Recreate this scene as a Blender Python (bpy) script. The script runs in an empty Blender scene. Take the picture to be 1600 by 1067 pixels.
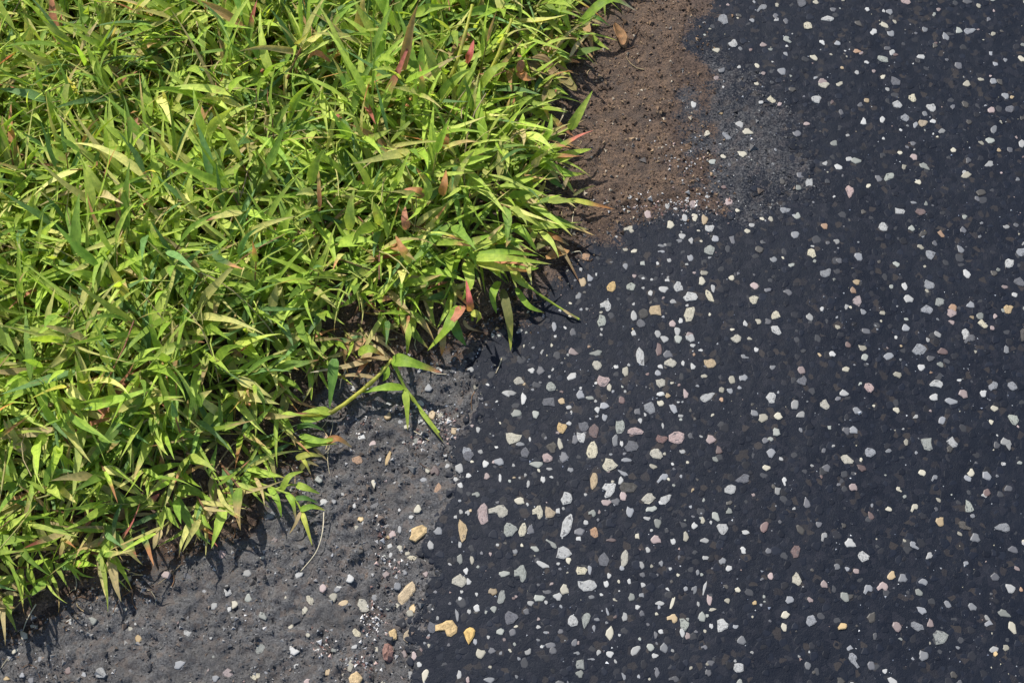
import bpy, math, random
import numpy as np
from mathutils import Vector, Matrix
from mathutils.bvhtree import BVHTree

# ------------------------------------------------------------------ camera, sky, sun, exposure
SC = bpy.context.scene
COL = SC.collection
PW, PH = 1600.0, 1067.0
DIST, TILT, VIEW_W = 0.95, math.radians(24), 0.80

cam_d = bpy.data.cameras.new('camera')
cam = bpy.data.objects.new('camera', cam_d)
COL.objects.link(cam)
cam.location = (0, -DIST * math.sin(TILT), DIST * math.cos(TILT))
cam.rotation_euler = (TILT, 0, 0)
cam_d.sensor_fit = 'HORIZONTAL'
cam_d.angle = 2 * math.atan(VIEW_W / 2 / DIST)
cam_d.clip_start = 0.01
cam_d.clip_end = 500
SC.camera = cam

SUN_EL, SUN_AZ = math.radians(54), math.radians(124)     # azimuth counter-clockwise from +X
sdir = Vector((math.cos(SUN_EL) * math.cos(SUN_AZ), math.cos(SUN_EL) * math.sin(SUN_AZ), math.sin(SUN_EL)))
world = bpy.data.worlds.new('World')
SC.world = world
world.use_nodes = True
wn = world.node_tree.nodes
wl = world.node_tree.links
bg = wn['Background']
sky = wn.new('ShaderNodeTexSky')
sky.sky_type = 'NISHITA'
sky.sun_disc = False
sky.sun_elevation = SUN_EL
sky.sun_rotation = math.pi / 2 - SUN_AZ
wl.new(sky.outputs[0], bg.inputs[0])
bg.inputs[1].default_value = 0.14

sun_d = bpy.data.lights.new('sun', 'SUN')
sun_d.energy = 4.8
sun_d.angle = math.radians(0.53)
sun_d.color = (1.0, 0.955, 0.88)
sun = bpy.data.objects.new('sun', sun_d)
COL.objects.link(sun)
sun.rotation_euler = sdir.to_track_quat('Z', 'Y').to_euler()
sun.location = sdir * 5

SC.view_settings.view_transform = 'Standard'
SC.view_settings.look = 'None'
SC.view_settings.gamma = 1
SC.view_settings.use_curve_mapping = False
SC.view_settings.exposure = 0.62

# ------------------------------------------------------------------ helpers
rng = np.random.default_rng(11)
random.seed(11)
CT, ST = math.cos(TILT), math.sin(TILT)


def at(px, py, h=0.0):
    """a point of the place at height h (m), from where the photograph shows it"""
    u = (px - PW / 2) / PW * VIEW_W
    v = -(py - PH / 2) / PW * VIEW_W
    d = Vector((u, v * CT + DIST * ST, v * ST - DIST * CT))
    o = cam.location
    k = (h - o.z) / d.z
    return o + d * k


def h2(ix, iy, seed):
    a = (ix.astype(np.int64) * 374761393 + iy.astype(np.int64) * 668265263 + seed * 1442695041) & 0xffffffff
    a = ((a ^ (a >> 13)) * 1274126177) & 0xffffffff
    a = ((a ^ (a >> 16)) * 2246822519) & 0xffffffff
    return ((a ^ (a >> 15)) & 0xffffff) / float(0xffffff)


def vn(x, y, s, seed=0):
    x = x / s; y = y / s
    ix = np.floor(x); iy = np.floor(y)
    fx = x - ix; fy = y - iy
    fx = fx * fx * fx * (fx * (fx * 6 - 15) + 10); fy = fy * fy * fy * (fy * (fy * 6 - 15) + 10)
    a = h2(ix, iy, seed); b = h2(ix + 1, iy, seed); c = h2(ix, iy + 1, seed); d = h2(ix + 1, iy + 1, seed)
    return (a * (1 - fx) + b * fx) * (1 - fy) + (c * (1 - fx) + d * fx) * fy


def fbm(x, y, s, seed=0, o=4):
    r = 0; amp = 1; tot = 0
    for k in range(o):
        c, sn = math.cos(0.7 + k), math.sin(0.7 + k)
        r = r + amp * vn(x * c - y * sn, x * sn + y * c, s, seed + 17 * k)
        tot += amp; amp *= 0.5; s *= 0.48
    return r / tot


def cells(x, y, s, seed):
    """distance to the nearest and second nearest of jittered points"""
    x = x / s; y = y / s
    ix = np.floor(x); iy = np.floor(y)
    f1 = np.full(x.shape, 9.0); f2 = np.full(x.shape, 9.0); idv = np.zeros(x.shape)
    for a in (-1, 0, 1):
        for b in (-1, 0, 1):
            cx = ix + a; cy = iy + b
            dx = cx + h2(cx, cy, seed) - x; dy = cy + h2(cx, cy, seed + 5) - y
            d = np.sqrt(dx * dx + dy * dy)
            nearer = d < f1
            f2 = np.where(nearer, f1, np.minimum(f2, d))
            idv = np.where(nearer, h2(cx, cy, seed + 9), idv)
            f1 = np.where(nearer, d, f1)
    return f1, f2, idv


def sstep(a, b, x):
    t = np.clip((x - a) / (b - a), 0, 1)
    return t * t * (3 - 2 * t)


def sdist(poly, x, y):
    """signed distance to a closed outline, positive inside"""
    P = np.array(poly); Q = np.roll(P, -1, 0)
    best = np.full(x.shape, 1e9); inside = np.zeros(x.shape, bool)
    for (x0, y0), (x1, y1) in zip(P, Q):
        ex, ey = x1 - x0, y1 - y0
        t = np.clip(((x - x0) * ex + (y - y0) * ey) / (ex * ex + ey * ey + 1e-12), 0, 1)
        best = np.minimum(best, (x - x0 - t * ex) ** 2 + (y - y0 - t * ey) ** 2)
        if y1 != y0:
            c = ((y0 > y) != (y1 > y)) & (x < ex * (y - y0) / (y1 - y0) + x0)
            inside ^= c
    d = np.sqrt(best)
    return np.where(inside, d, -d)


def mesh_np(name, verts, faces, mat=None, smooth=True, attrs=None, cols=None, uv=None):
    """verts (n,3), faces (m,k) with equal k"""
    me = bpy.data.meshes.new(name)
    verts = np.asarray(verts, np.float32); faces = np.asarray(faces, np.int32)
    k = faces.shape[1]
    me.vertices.add(len(verts)); me.vertices.foreach_set('co', verts.ravel())
    me.loops.add(faces.size); me.loops.foreach_set('vertex_index', faces.ravel())
    me.polygons.add(len(faces))
    me.polygons.foreach_set('loop_start', np.arange(0, faces.size, k, dtype=np.int32))
    me.polygons.foreach_set('use_smooth', np.full(len(faces), smooth))
    me.update(calc_edges=True)
    for n, v in (attrs or {}).items():
        a = me.attributes.new(n, 'FLOAT', 'POINT')
        a.data.foreach_set('value', np.asarray(v, np.float32))
    if cols is not None:
        a = me.attributes.new('tint', 'FLOAT_COLOR', 'POINT')
        c = np.ones((len(verts), 4), np.float32); c[:, :3] = cols
        a.data.foreach_set('color', c.ravel())
    if uv is not None:
        u = me.uv_layers.new(name='uv')
        u.data.foreach_set('uv', np.asarray(uv, np.float32)[faces.ravel()].ravel())
    if mat:
        me.materials.append(mat)
    return me


def link(name, me, parent=None, **props):
    o = bpy.data.objects.new(name, me)
    COL.objects.link(o)
    if parent:
        o.parent = parent
    for k, v in props.items():
        o[k] = v
    return o


# ------------------------------------------------------------------ materials
class NT:
    def __init__(s, name):
        s.m = bpy.data.materials.new(name); s.m.use_nodes = True
        s.t = s.m.node_tree; s.t.nodes.clear()
        s.out = s.n('ShaderNodeOutputMaterial')

    def n(s, ty, ins=None, **kw):
        x = s.t.nodes.new(ty)
        for k, v in kw.items():
            setattr(x, k, v)
        for k, v in (ins or {}).items():
            if hasattr(v, 'is_linked') or isinstance(v, bpy.types.NodeSocket):
                s.t.links.new(v, x.inputs[k])
            else:
                x.inputs[k].default_value = v
        return x

    def ramp(s, fac, stops):
        r = s.n('ShaderNodeValToRGB', {0: fac})
        e = r.color_ramp.elements
        while len(e) < len(stops):
            e.new(0.5)
        for i, (p, c) in enumerate(stops):
            e[i].position = p
            e[i].color = (c, c, c, 1) if isinstance(c, (int, float)) else (*c, 1)
        return r.outputs[0]

    def mix(s, fac, a, b, mode='MIX'):
        x = s.n('ShaderNodeMix', data_type='RGBA', blend_type=mode)
        for k, v in ((0, fac), (6, a), (7, b)):
            if isinstance(v, bpy.types.NodeSocket):
                s.t.links.new(v, x.inputs[k])
            else:
                x.inputs[k].default_value = v if k == 0 else (*v, 1)
        return x.outputs[2]

    def math(s, op, a, b=0.0, clamp=False):
        x = s.n('ShaderNodeMath', {0: a, 1: b}, operation=op, use_clamp=clamp)
        return x.outputs[0]


def mat_asphalt():
    t = NT('asphalt')
    pos = t.n('ShaderNodeNewGeometry').outputs['Position']
    dust = t.n('ShaderNodeAttribute', attribute_name='dust').outputs['Fac']
    brown = t.n('ShaderNodeAttribute', attribute_name='brown').outputs['Fac']
    n1 = t.n('ShaderNodeTexNoise', {'Vector': pos, 'Scale': 26.0, 'Detail': 4.0}).outputs['Fac']
    n2 = t.n('ShaderNodeTexNoise', {'Vector': pos, 'Scale': 560.0, 'Detail': 4.0, 'Roughness': 0.75}).outputs['Fac']
    n3 = t.n('ShaderNodeTexNoise', {'Vector': pos, 'Scale': 1500.0, 'Detail': 2.0}).outputs['Fac']
    vo = t.n('ShaderNodeTexVoronoi', {'Vector': pos, 'Scale': 210.0, 'Randomness': 1.0})
    bit = t.mix(t.ramp(n1, [(0.35, 0), (0.65, 1)]), (0.0038, 0.0057, 0.0108), (0.0060, 0.0082, 0.0138))
    # coated aggregate: some cells a little browner or greyer
    cell = t.n('ShaderNodeSeparateColor', {0: vo.outputs['Color']})
    bit = t.mix(t.ramp(cell.outputs[0], [(0.70, 0), (0.92, 0.55)]), bit, (0.014, 0.015, 0.021))
    bit = t.mix(t.ramp(cell.outputs[1], [(0.90, 0), (0.98, 0.6)]), bit, (0.036, 0.030, 0.026))
    gry = t.mix(t.ramp(n2, [(0.32, 0), (0.68, 1)]), (0.021, 0.021, 0.022), (0.140, 0.137, 0.136))
    gry = t.mix(t.ramp(cell.outputs[0], [(0.55, 0), (0.95, 0.5)]), gry, (0.115, 0.090, 0.074))
    gry = t.mix(t.ramp(n1, [(0.45, 0), (0.7, 0.6)]), gry, (0.056, 0.053, 0.051))
    gry = t.mix(t.ramp(n3, [(0.60, 0), (0.72, 0.55)]), gry, (0.20, 0.19, 0.185))
    far = t.mix(t.ramp(n2, [(0.4, 0), (0.6, 1)]), (0.022, 0.015, 0.012), (0.085, 0.058, 0.043))
    grain = t.math('MULTIPLY', t.math('SUBTRACT', n2, 0.5), 1.7)
    c = t.mix(t.ramp(t.math('ADD', dust, grain), [(0.25, 0), (0.85, 1)]), bit, gry)
    c = t.mix(t.ramp(t.math('ADD', brown, grain), [(0.42, 0), (0.66, 1)]), c, far)
    ro = t.math('ADD', t.math('MULTIPLY', dust, 0.35), t.math('MULTIPLY', n2, 0.35))
    ro = t.math('ADD', ro, 0.36, True)
    hh = t.math('ADD', t.math('MULTIPLY', n2, 0.7), t.math('MULTIPLY', n3, 0.35))
    st = t.math('ADD', t.math('MULTIPLY', dust, 0.65), 0.30)
    b = t.n('ShaderNodeBump', {'Strength': st, 'Distance': 0.0022, 'Height': hh})
    p = t.n('ShaderNodeBsdfPrincipled', {'Base Color': c, 'Roughness': ro, 'Normal': b.outputs[0], 'Specular IOR Level': 0.11})
    t.t.links.new(p.outputs[0], t.out.inputs[0])
    return t.m


def mat_soil():
    t = NT('soil')
    pos = t.n('ShaderNodeNewGeometry').outputs['Position']
    n1 = t.n('ShaderNodeTexNoise', {'Vector': pos, 'Scale': 60.0, 'Detail': 4.0}).outputs['Fac']
    n2 = t.n('ShaderNodeTexNoise', {'Vector': pos, 'Scale': 520.0, 'Detail': 4.0, 'Roughness': 0.7}).outputs['Fac']
    n3 = t.n('ShaderNodeTexNoise', {'Vector': pos, 'Scale': 1300.0, 'Detail': 1.0}).outputs['Fac']
    c = t.mix(t.ramp(n2, [(0.35, 0), (0.62, 1)]), (0.024, 0.0155, 0.011), (0.150, 0.097, 0.064))
    c = t.mix(t.ramp(n1, [(0.4, 0), (0.65, 0.7)]), c, (0.048, 0.037, 0.031))
    c = t.mix(t.ramp(n3, [(0.62, 0), (0.74, 0.8)]), c, (0.26, 0.165, 0.10))
    b = t.n('ShaderNodeBump', {'Strength': 0.8, 'Distance': 0.003, 'Height': t.math('ADD', n2, t.math('MULTIPLY', n3, 0.4))})
    p = t.n('ShaderNodeBsdfPrincipled', {'Base Color': c, 'Roughness': 0.85, 'Normal': b.outputs[0], 'Specular IOR Level': 0.3})
    t.t.links.new(p.outputs[0], t.out.inputs[0])
    return t.m


def mat_stone(name, col, film=0.35):
    t = NT(name)
    tc = t.n('ShaderNodeTexCoord').outputs['Object']
    rnd = t.n('ShaderNodeObjectInfo').outputs['Random']
    off = t.n('ShaderNodeVectorMath', {0: tc, 1: rnd}, operation='ADD').outputs[0]
    n1 = t.n('ShaderNodeTexNoise', {'Vector': off, 'Scale': 1.6, 'Detail': 5.0, 'Roughness': 0.65}).outputs['Fac']
    n2 = t.n('ShaderNodeTexNoise', {'Vector': off, 'Scale': 9.0, 'Detail': 2.0}).outputs['Fac']
    dark = tuple(x * 0.45 for x in col)
    col = tuple(x * 0.80 for x in col)
    lite = tuple(min(0.8, x * 1.18 + 0.012) for x in col)
    c = t.mix(t.ramp(n1, [(0.35, 0), (0.62, 1)]), dark, lite)
    hv = t.n('ShaderNodeHueSaturation', {'Color': c, 'Saturation': t.math('ADD', t.math('MULTIPLY', rnd, 0.5), 0.75),
                                        'Value': t.math('ADD', t.math('MULTIPLY', rnd, 0.35), 0.8)}).outputs[0]
    # a torn film of bitumen still clings to part of the face
    c = t.mix(t.math('MULTIPLY', t.ramp(t.math('ADD', n1, t.math('MULTIPLY', n2, 0.25)), [(0.80 - film * 0.5, 0), (0.86 - film * 0.5, 1)]), 0.85),
              hv, (0.030, 0.030, 0.034)) if film else hv
    b = t.n('ShaderNodeBump', {'Strength': 0.35, 'Distance': 0.15, 'Height': n2})
    p = t.n('ShaderNodeBsdfPrincipled', {'Base Color': c, 'Roughness': 0.62, 'Normal': b.outputs[0], 'Specular IOR Level': 0.4})
    t.t.links.new(p.outputs[0], t.out.inputs[0])
    return t.m


def mat_tint(name, rough=0.75, spec=0.35):
    t = NT(name)
    c = t.n('ShaderNodeAttribute', attribute_name='tint').outputs['Color']
    p = t.n('ShaderNodeBsdfPrincipled', {'Base Color': c, 'Roughness': rough, 'Specular IOR Level': spec})
    t.t.links.new(p.outputs[0], t.out.inputs[0])
    return t.m


def mat_leaf(name, trans=0.47, rough=0.50):
    t = NT(name)
    c = t.n('ShaderNodeAttribute', attribute_name='tint').outputs['Color']
    uv = t.n('ShaderNodeUVMap', uv_map='uv').outputs[0]
    pos = t.n('ShaderNodeNewGeometry').outputs['Position']
    sep = t.n('ShaderNodeSeparateXYZ', {0: uv})
    vein = t.math('SINE', t.math('MULTIPLY', sep.outputs[0], 62.0))
    n1 = t.n('ShaderNodeTexNoise', {'Vector': pos, 'Scale': 260.0, 'Detail': 3.0}).outputs['Fac']
    midrib = t.ramp(t.math('ABSOLUTE', t.math('SUBTRACT', sep.outputs[0], 0.5)), [(0.0, 1), (0.09, 0)])
    c2 = t.mix(t.ramp(n1, [(0.3, 0), (0.7, 1)]), t.mix(1.0, c, (0.72, 0.76, 0.7), 'MULTIPLY'), t.mix(1.0, c, (1.22, 1.16, 1.1), 'MULTIPLY'))
    c2 = t.mix(t.math('MULTIPLY', midrib, 0.35), c2, t.mix(1.0, c2, (1.5, 1.35, 1.6), 'MULTIPLY'))
    spots = t.ramp(t.n('ShaderNodeTexNoise', {'Vector': pos, 'Scale': 95.0, 'Detail': 2.0}).outputs['Fac'], [(0.66, 0), (0.74, 0.5)])
    c2 = t.mix(spots, c2, (0.34, 0.24, 0.09))
    b = t.n('ShaderNodeBump', {'Strength': 0.25, 'Distance': 0.0006, 'Height': vein})
    p = t.n('ShaderNodeBsdfPrincipled', {'Base Color': c2, 'Roughness': rough, 'Normal': b.outputs[0], 'Specular IOR Level': 0.32})
    tr = t.n('ShaderNodeBsdfTranslucent', {'Color': t.mix(1.0, c2, (1.25, 1.2, 0.55), 'MULTIPLY'), 'Normal': b.outputs[0]})
    m = t.n('ShaderNodeMixShader', {0: trans, 1: p.outputs[0], 2: tr.outputs[0]})
    t.t.links.new(m.outputs[0], t.out.inputs[0])
    return t.m


M_ASPH, M_SOIL = mat_asphalt(), mat_soil()
M_LEAF = mat_leaf('grass_leaf')
M_DEAD = mat_leaf('dead_leaf', 0.2, 0.65)
M_CRUMB = mat_tint('crumbs', 0.85, 0.2)
M_CHIP = mat_tint('stone_chips', 0.55, 0.45)
STONE = {
    'w': ((0.40, 0.395, 0.375), .28), 'y': ((0.44, 0.405, 0.31), .26), 't': ((0.40, 0.295, 0.165), .22), 'o': ((0.36, 0.22, 0.13), .26),
    'c': ((0.53, 0.375, 0.18), .06), 'p': ((0.36, 0.275, 0.255), .3), 'r': ((0.15, 0.095, 0.085), .3), 'g': ((0.23, 0.235, 0.245), .3),
    'd': ((0.105, 0.105, 0.115), .3), 'n': ((0.28, 0.29, 0.255), .3), 'k': ((0.050, 0.044, 0.036), .2)}
SMAT = {k: mat_stone('stone_' + {'w': 'white', 'y': 'cream', 't': 'tan', 'o': 'orange', 'c': 'ochre', 'p': 'pink', 'r': 'rust', 'g': 'grey',
                                 'd': 'dull', 'n': 'greenish', 'k': 'dark'}[k], *v) for k, v in STONE.items()}

# ------------------------------------------------------------------ outlines of the ground's zones (metres)
def outline(px, extra):
    return [tuple(at(*p)[:2]) for p in px] + extra


GRASS = outline([(1000, -140), (965, -40), (925, 20), (893, 70), (875, 140), (862, 210), (850, 280), (852, 335), (838, 380), (790, 425),
                 (752, 468), (700, 500), (640, 528), (575, 552), (514, 566), (480, 604), (460, 655), (432, 712), (396, 772), (330, 822),
                 (240, 862), (150, 905), (40, 955), (-120, 1005)],
                [(-0.9, -0.30), (-3, -0.6), (-80, -6), (-80, 80), (4, 80), (0.6, 3), (0.30, 1.0), (0.19, 0.55)])
SOILP = outline([(1120, -140), (1092, -20), (1082, 70), (1076, 130), (1068, 200), (1082, 260), (1096, 312), (1020, 334), (935, 352), (900, 380), (868, 420),
                 (815, 452), (775, 500), (715, 530), (650, 552), (575, 562), (518, 588), (490, 622), (466, 668), (440, 720), (402, 785),
                 (345, 835), (250, 876), (160, 915), (50, 960), (-120, 1012)],
                [(-0.9, -0.32), (-3, -0.65), (-80, -6.2), (-80, 80), (4.4, 80), (0.85, 3), (0.44, 1.0), (0.27, 0.55)])
GREYP = outline([(1060, 40), (1130, 90), (1235, 180), (1260, 280), (1120, 348), (1010, 352), (905, 372), (850, 420), (800, 490), (762, 570), (735, 670), (702, 790),
                 (668, 900), (652, 1067), (635, 1250)],
                [(-0.10, -0.7), (-0.6, -3), (-8, -60), (-80, -60), (-80, 5), (-1, 0.5), (0, 0.3)])


def zones(x, y):
    wob = (fbm(x, y, 0.030, 3, 3) - 0.5) * 0.030 + (fbm(x, y, 0.009, 8, 2) - 0.5) * 0.010
    dg = sdist(GREYP, x, y) + wob * 1.3
    ds = sdist(SOILP, x, y) + wob
    return dg, ds


CRACKS = [outline(c, []) for c in (
    [(600, 850), (590, 880), (597, 905), (578, 930), (584, 955), (572, 985), (590, 1010), (578, 1040), (586, 1075)],
    [(590, 690), (606, 682), (622, 690), (634, 684), (640, 702), (660, 712)], [(540, 676), (556, 668), (574, 672), (590, 690)],
    [(557, 930), (563, 950), (570, 958)],
    [(500, 985), (508, 1000), (514, 1025)])]


def cracks(x, y):
    x = x + (vn(x, y, .007, 61) - .5) * .006; y = y + (vn(x, y, .007, 62) - .5) * .006
    best = np.full(x.shape, 1.0)
    for c in CRACKS:
        for (x0, y0), (x1, y1) in zip(c, c[1:]):
            ex, ey = x1 - x0, y1 - y0
            t = np.clip(((x - x0) * ex + (y - y0) * ey) / (ex * ex + ey * ey), 0, 1)
            best = np.minimum(best, np.hypot(x - x0 - t * ex, y - y0 - t * ey))
    return np.exp(-(best / .0016) ** 2)


def asphalt_h(x, y):
    dg, ds = zones(x, y)
    up = sstep(.06, .14, y)
    dust = sstep(-0.003 - .04 * up, 0.005 + .04 * up, dg + (fbm(x, y, .006, 84, 3) - .5) * .016 + up * (fbm(x, y, .02, 88, 3) - .5) * .06) * (1 - .52 * up)
    near = np.exp(-(np.maximum(np.hypot(x, y) - 0.9, 0)) * 2)
    f1, f2, idv = cells(x, y, 0.0105, 31)
    lump = (0.55 - f1) * (0.4 + idv)
    z = (fbm(x, y, 0.16, 1, 2) - 0.5) * 0.004
    smooth = (fbm(x, y, 0.012, 2, 3) - 0.5) * 0.0006 + lump * 0.00035
    rough = -.0026 + (fbm(x, y, 0.034, 5, 3) - 0.5) * 0.0035 + lump * 0.0040 + (fbm(x, y, 0.0055, 6, 2) - 0.5) * 0.0058
    pits = sstep(0.64, 0.74, fbm(x, y, 0.022, 77, 3)) * 0.0015 * dust * (x < 0.05)
    return z + (smooth * (1 - dust) + rough * dust - pits - cracks(x, y) * .0034 * dust) * near, dust, ds


def soil_h(x, y):
    _, ds = zones(x, y)
    a, dust, _ = asphalt_h(x, y)
    g = sdist(GRASS, x, y)
    rise = sstep(-0.02, 0.02, ds) * 0.0045 - 0.0025 + sstep(-0.01, 0.10, g) * 0.012
    near = np.exp(-(np.maximum(np.hypot(x, y) - 0.9, 0)) * 2)
    gr = ((fbm(x, y, 0.016, 41, 3) - 0.5) * 0.006 + (fbm(x, y, 0.0045, 42, 2) - 0.5) * 0.0032) * near
    return a * 0.5 + rise + gr - sstep(0.012, -0.012, ds) * 0.006, ds


def axis(lo, hi, step, far):
    a = np.arange(lo, hi, step)
    out = []; s = step; v = a[-1]
    while v < far:
        s *= 1.28; v += s; out.append(v)
    out2 = []; s = step; v = a[0]
    while v > -far:
        s *= 1.28; v -= s; out2.append(v)
    return np.concatenate([out2[::-1], a, out])


def sheet(name, zfun, mat, step, cull=None, box=(-0.52, 0.53, -0.29, 0.37)):
    xs = axis(box[0], box[1], step, 90); ys = axis(box[2], box[3], step, 90)
    X, Y = np.meshgrid(xs, ys)
    z, attrs, keep = zfun(X, Y)
    V = np.stack([X, Y, z], -1).reshape(-1, 3)
    nx, ny = len(xs), len(ys)
    i = np.arange(nx * ny).reshape(ny, nx)
    F = np.stack([i[:-1, :-1], i[:-1, 1:], i[1:, 1:], i[1:, :-1]], -1).reshape(-1, 4)
    if keep is not None:
        k = keep.reshape(-1)
        F = F[k[F].any(1)]
        used = np.unique(F)
        remap = np.zeros(len(V), np.int64); remap[used] = np.arange(len(used))
        V = V[used]; F = remap[F]
        attrs = {n: a.reshape(-1)[used] for n, a in attrs.items()}
    else:
        attrs = {n: a.reshape(-1) for n, a in attrs.items()}
    return link(name, mesh_np(name, V, F, mat, True, attrs), None, kind='structure')


def zf_asphalt(X, Y):
    z, dust, ds = asphalt_h(X, Y)
    brown = sstep(-0.035, 0.02, ds + (fbm(X, Y, 0.02, 55, 3) - 0.5) * 0.04)
    return z, {'dust': dust, 'brown': brown}, None


def zf_soil(X, Y):
    z, ds = soil_h(X, Y)
    return z, {}, ds > -0.03


asphalt = sheet('asphalt', zf_asphalt, M_ASPH, 0.0018)
asphalt['label'] = 'dark asphalt pavement set with pale aggregate stones'
asphalt['category'] = 'pavement'
soil = sheet('soil', zf_soil, M_SOIL, 0.0021)
soil['label'] = 'brown crumbly soil along the edge of the grass'
soil['category'] = 'soil'


def zmax(x, y):
    a, _, ds = asphalt_h(x, y)
    s, _ = soil_h(x, y)
    return np.where(ds > -0.02, np.maximum(a, s), a)


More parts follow.
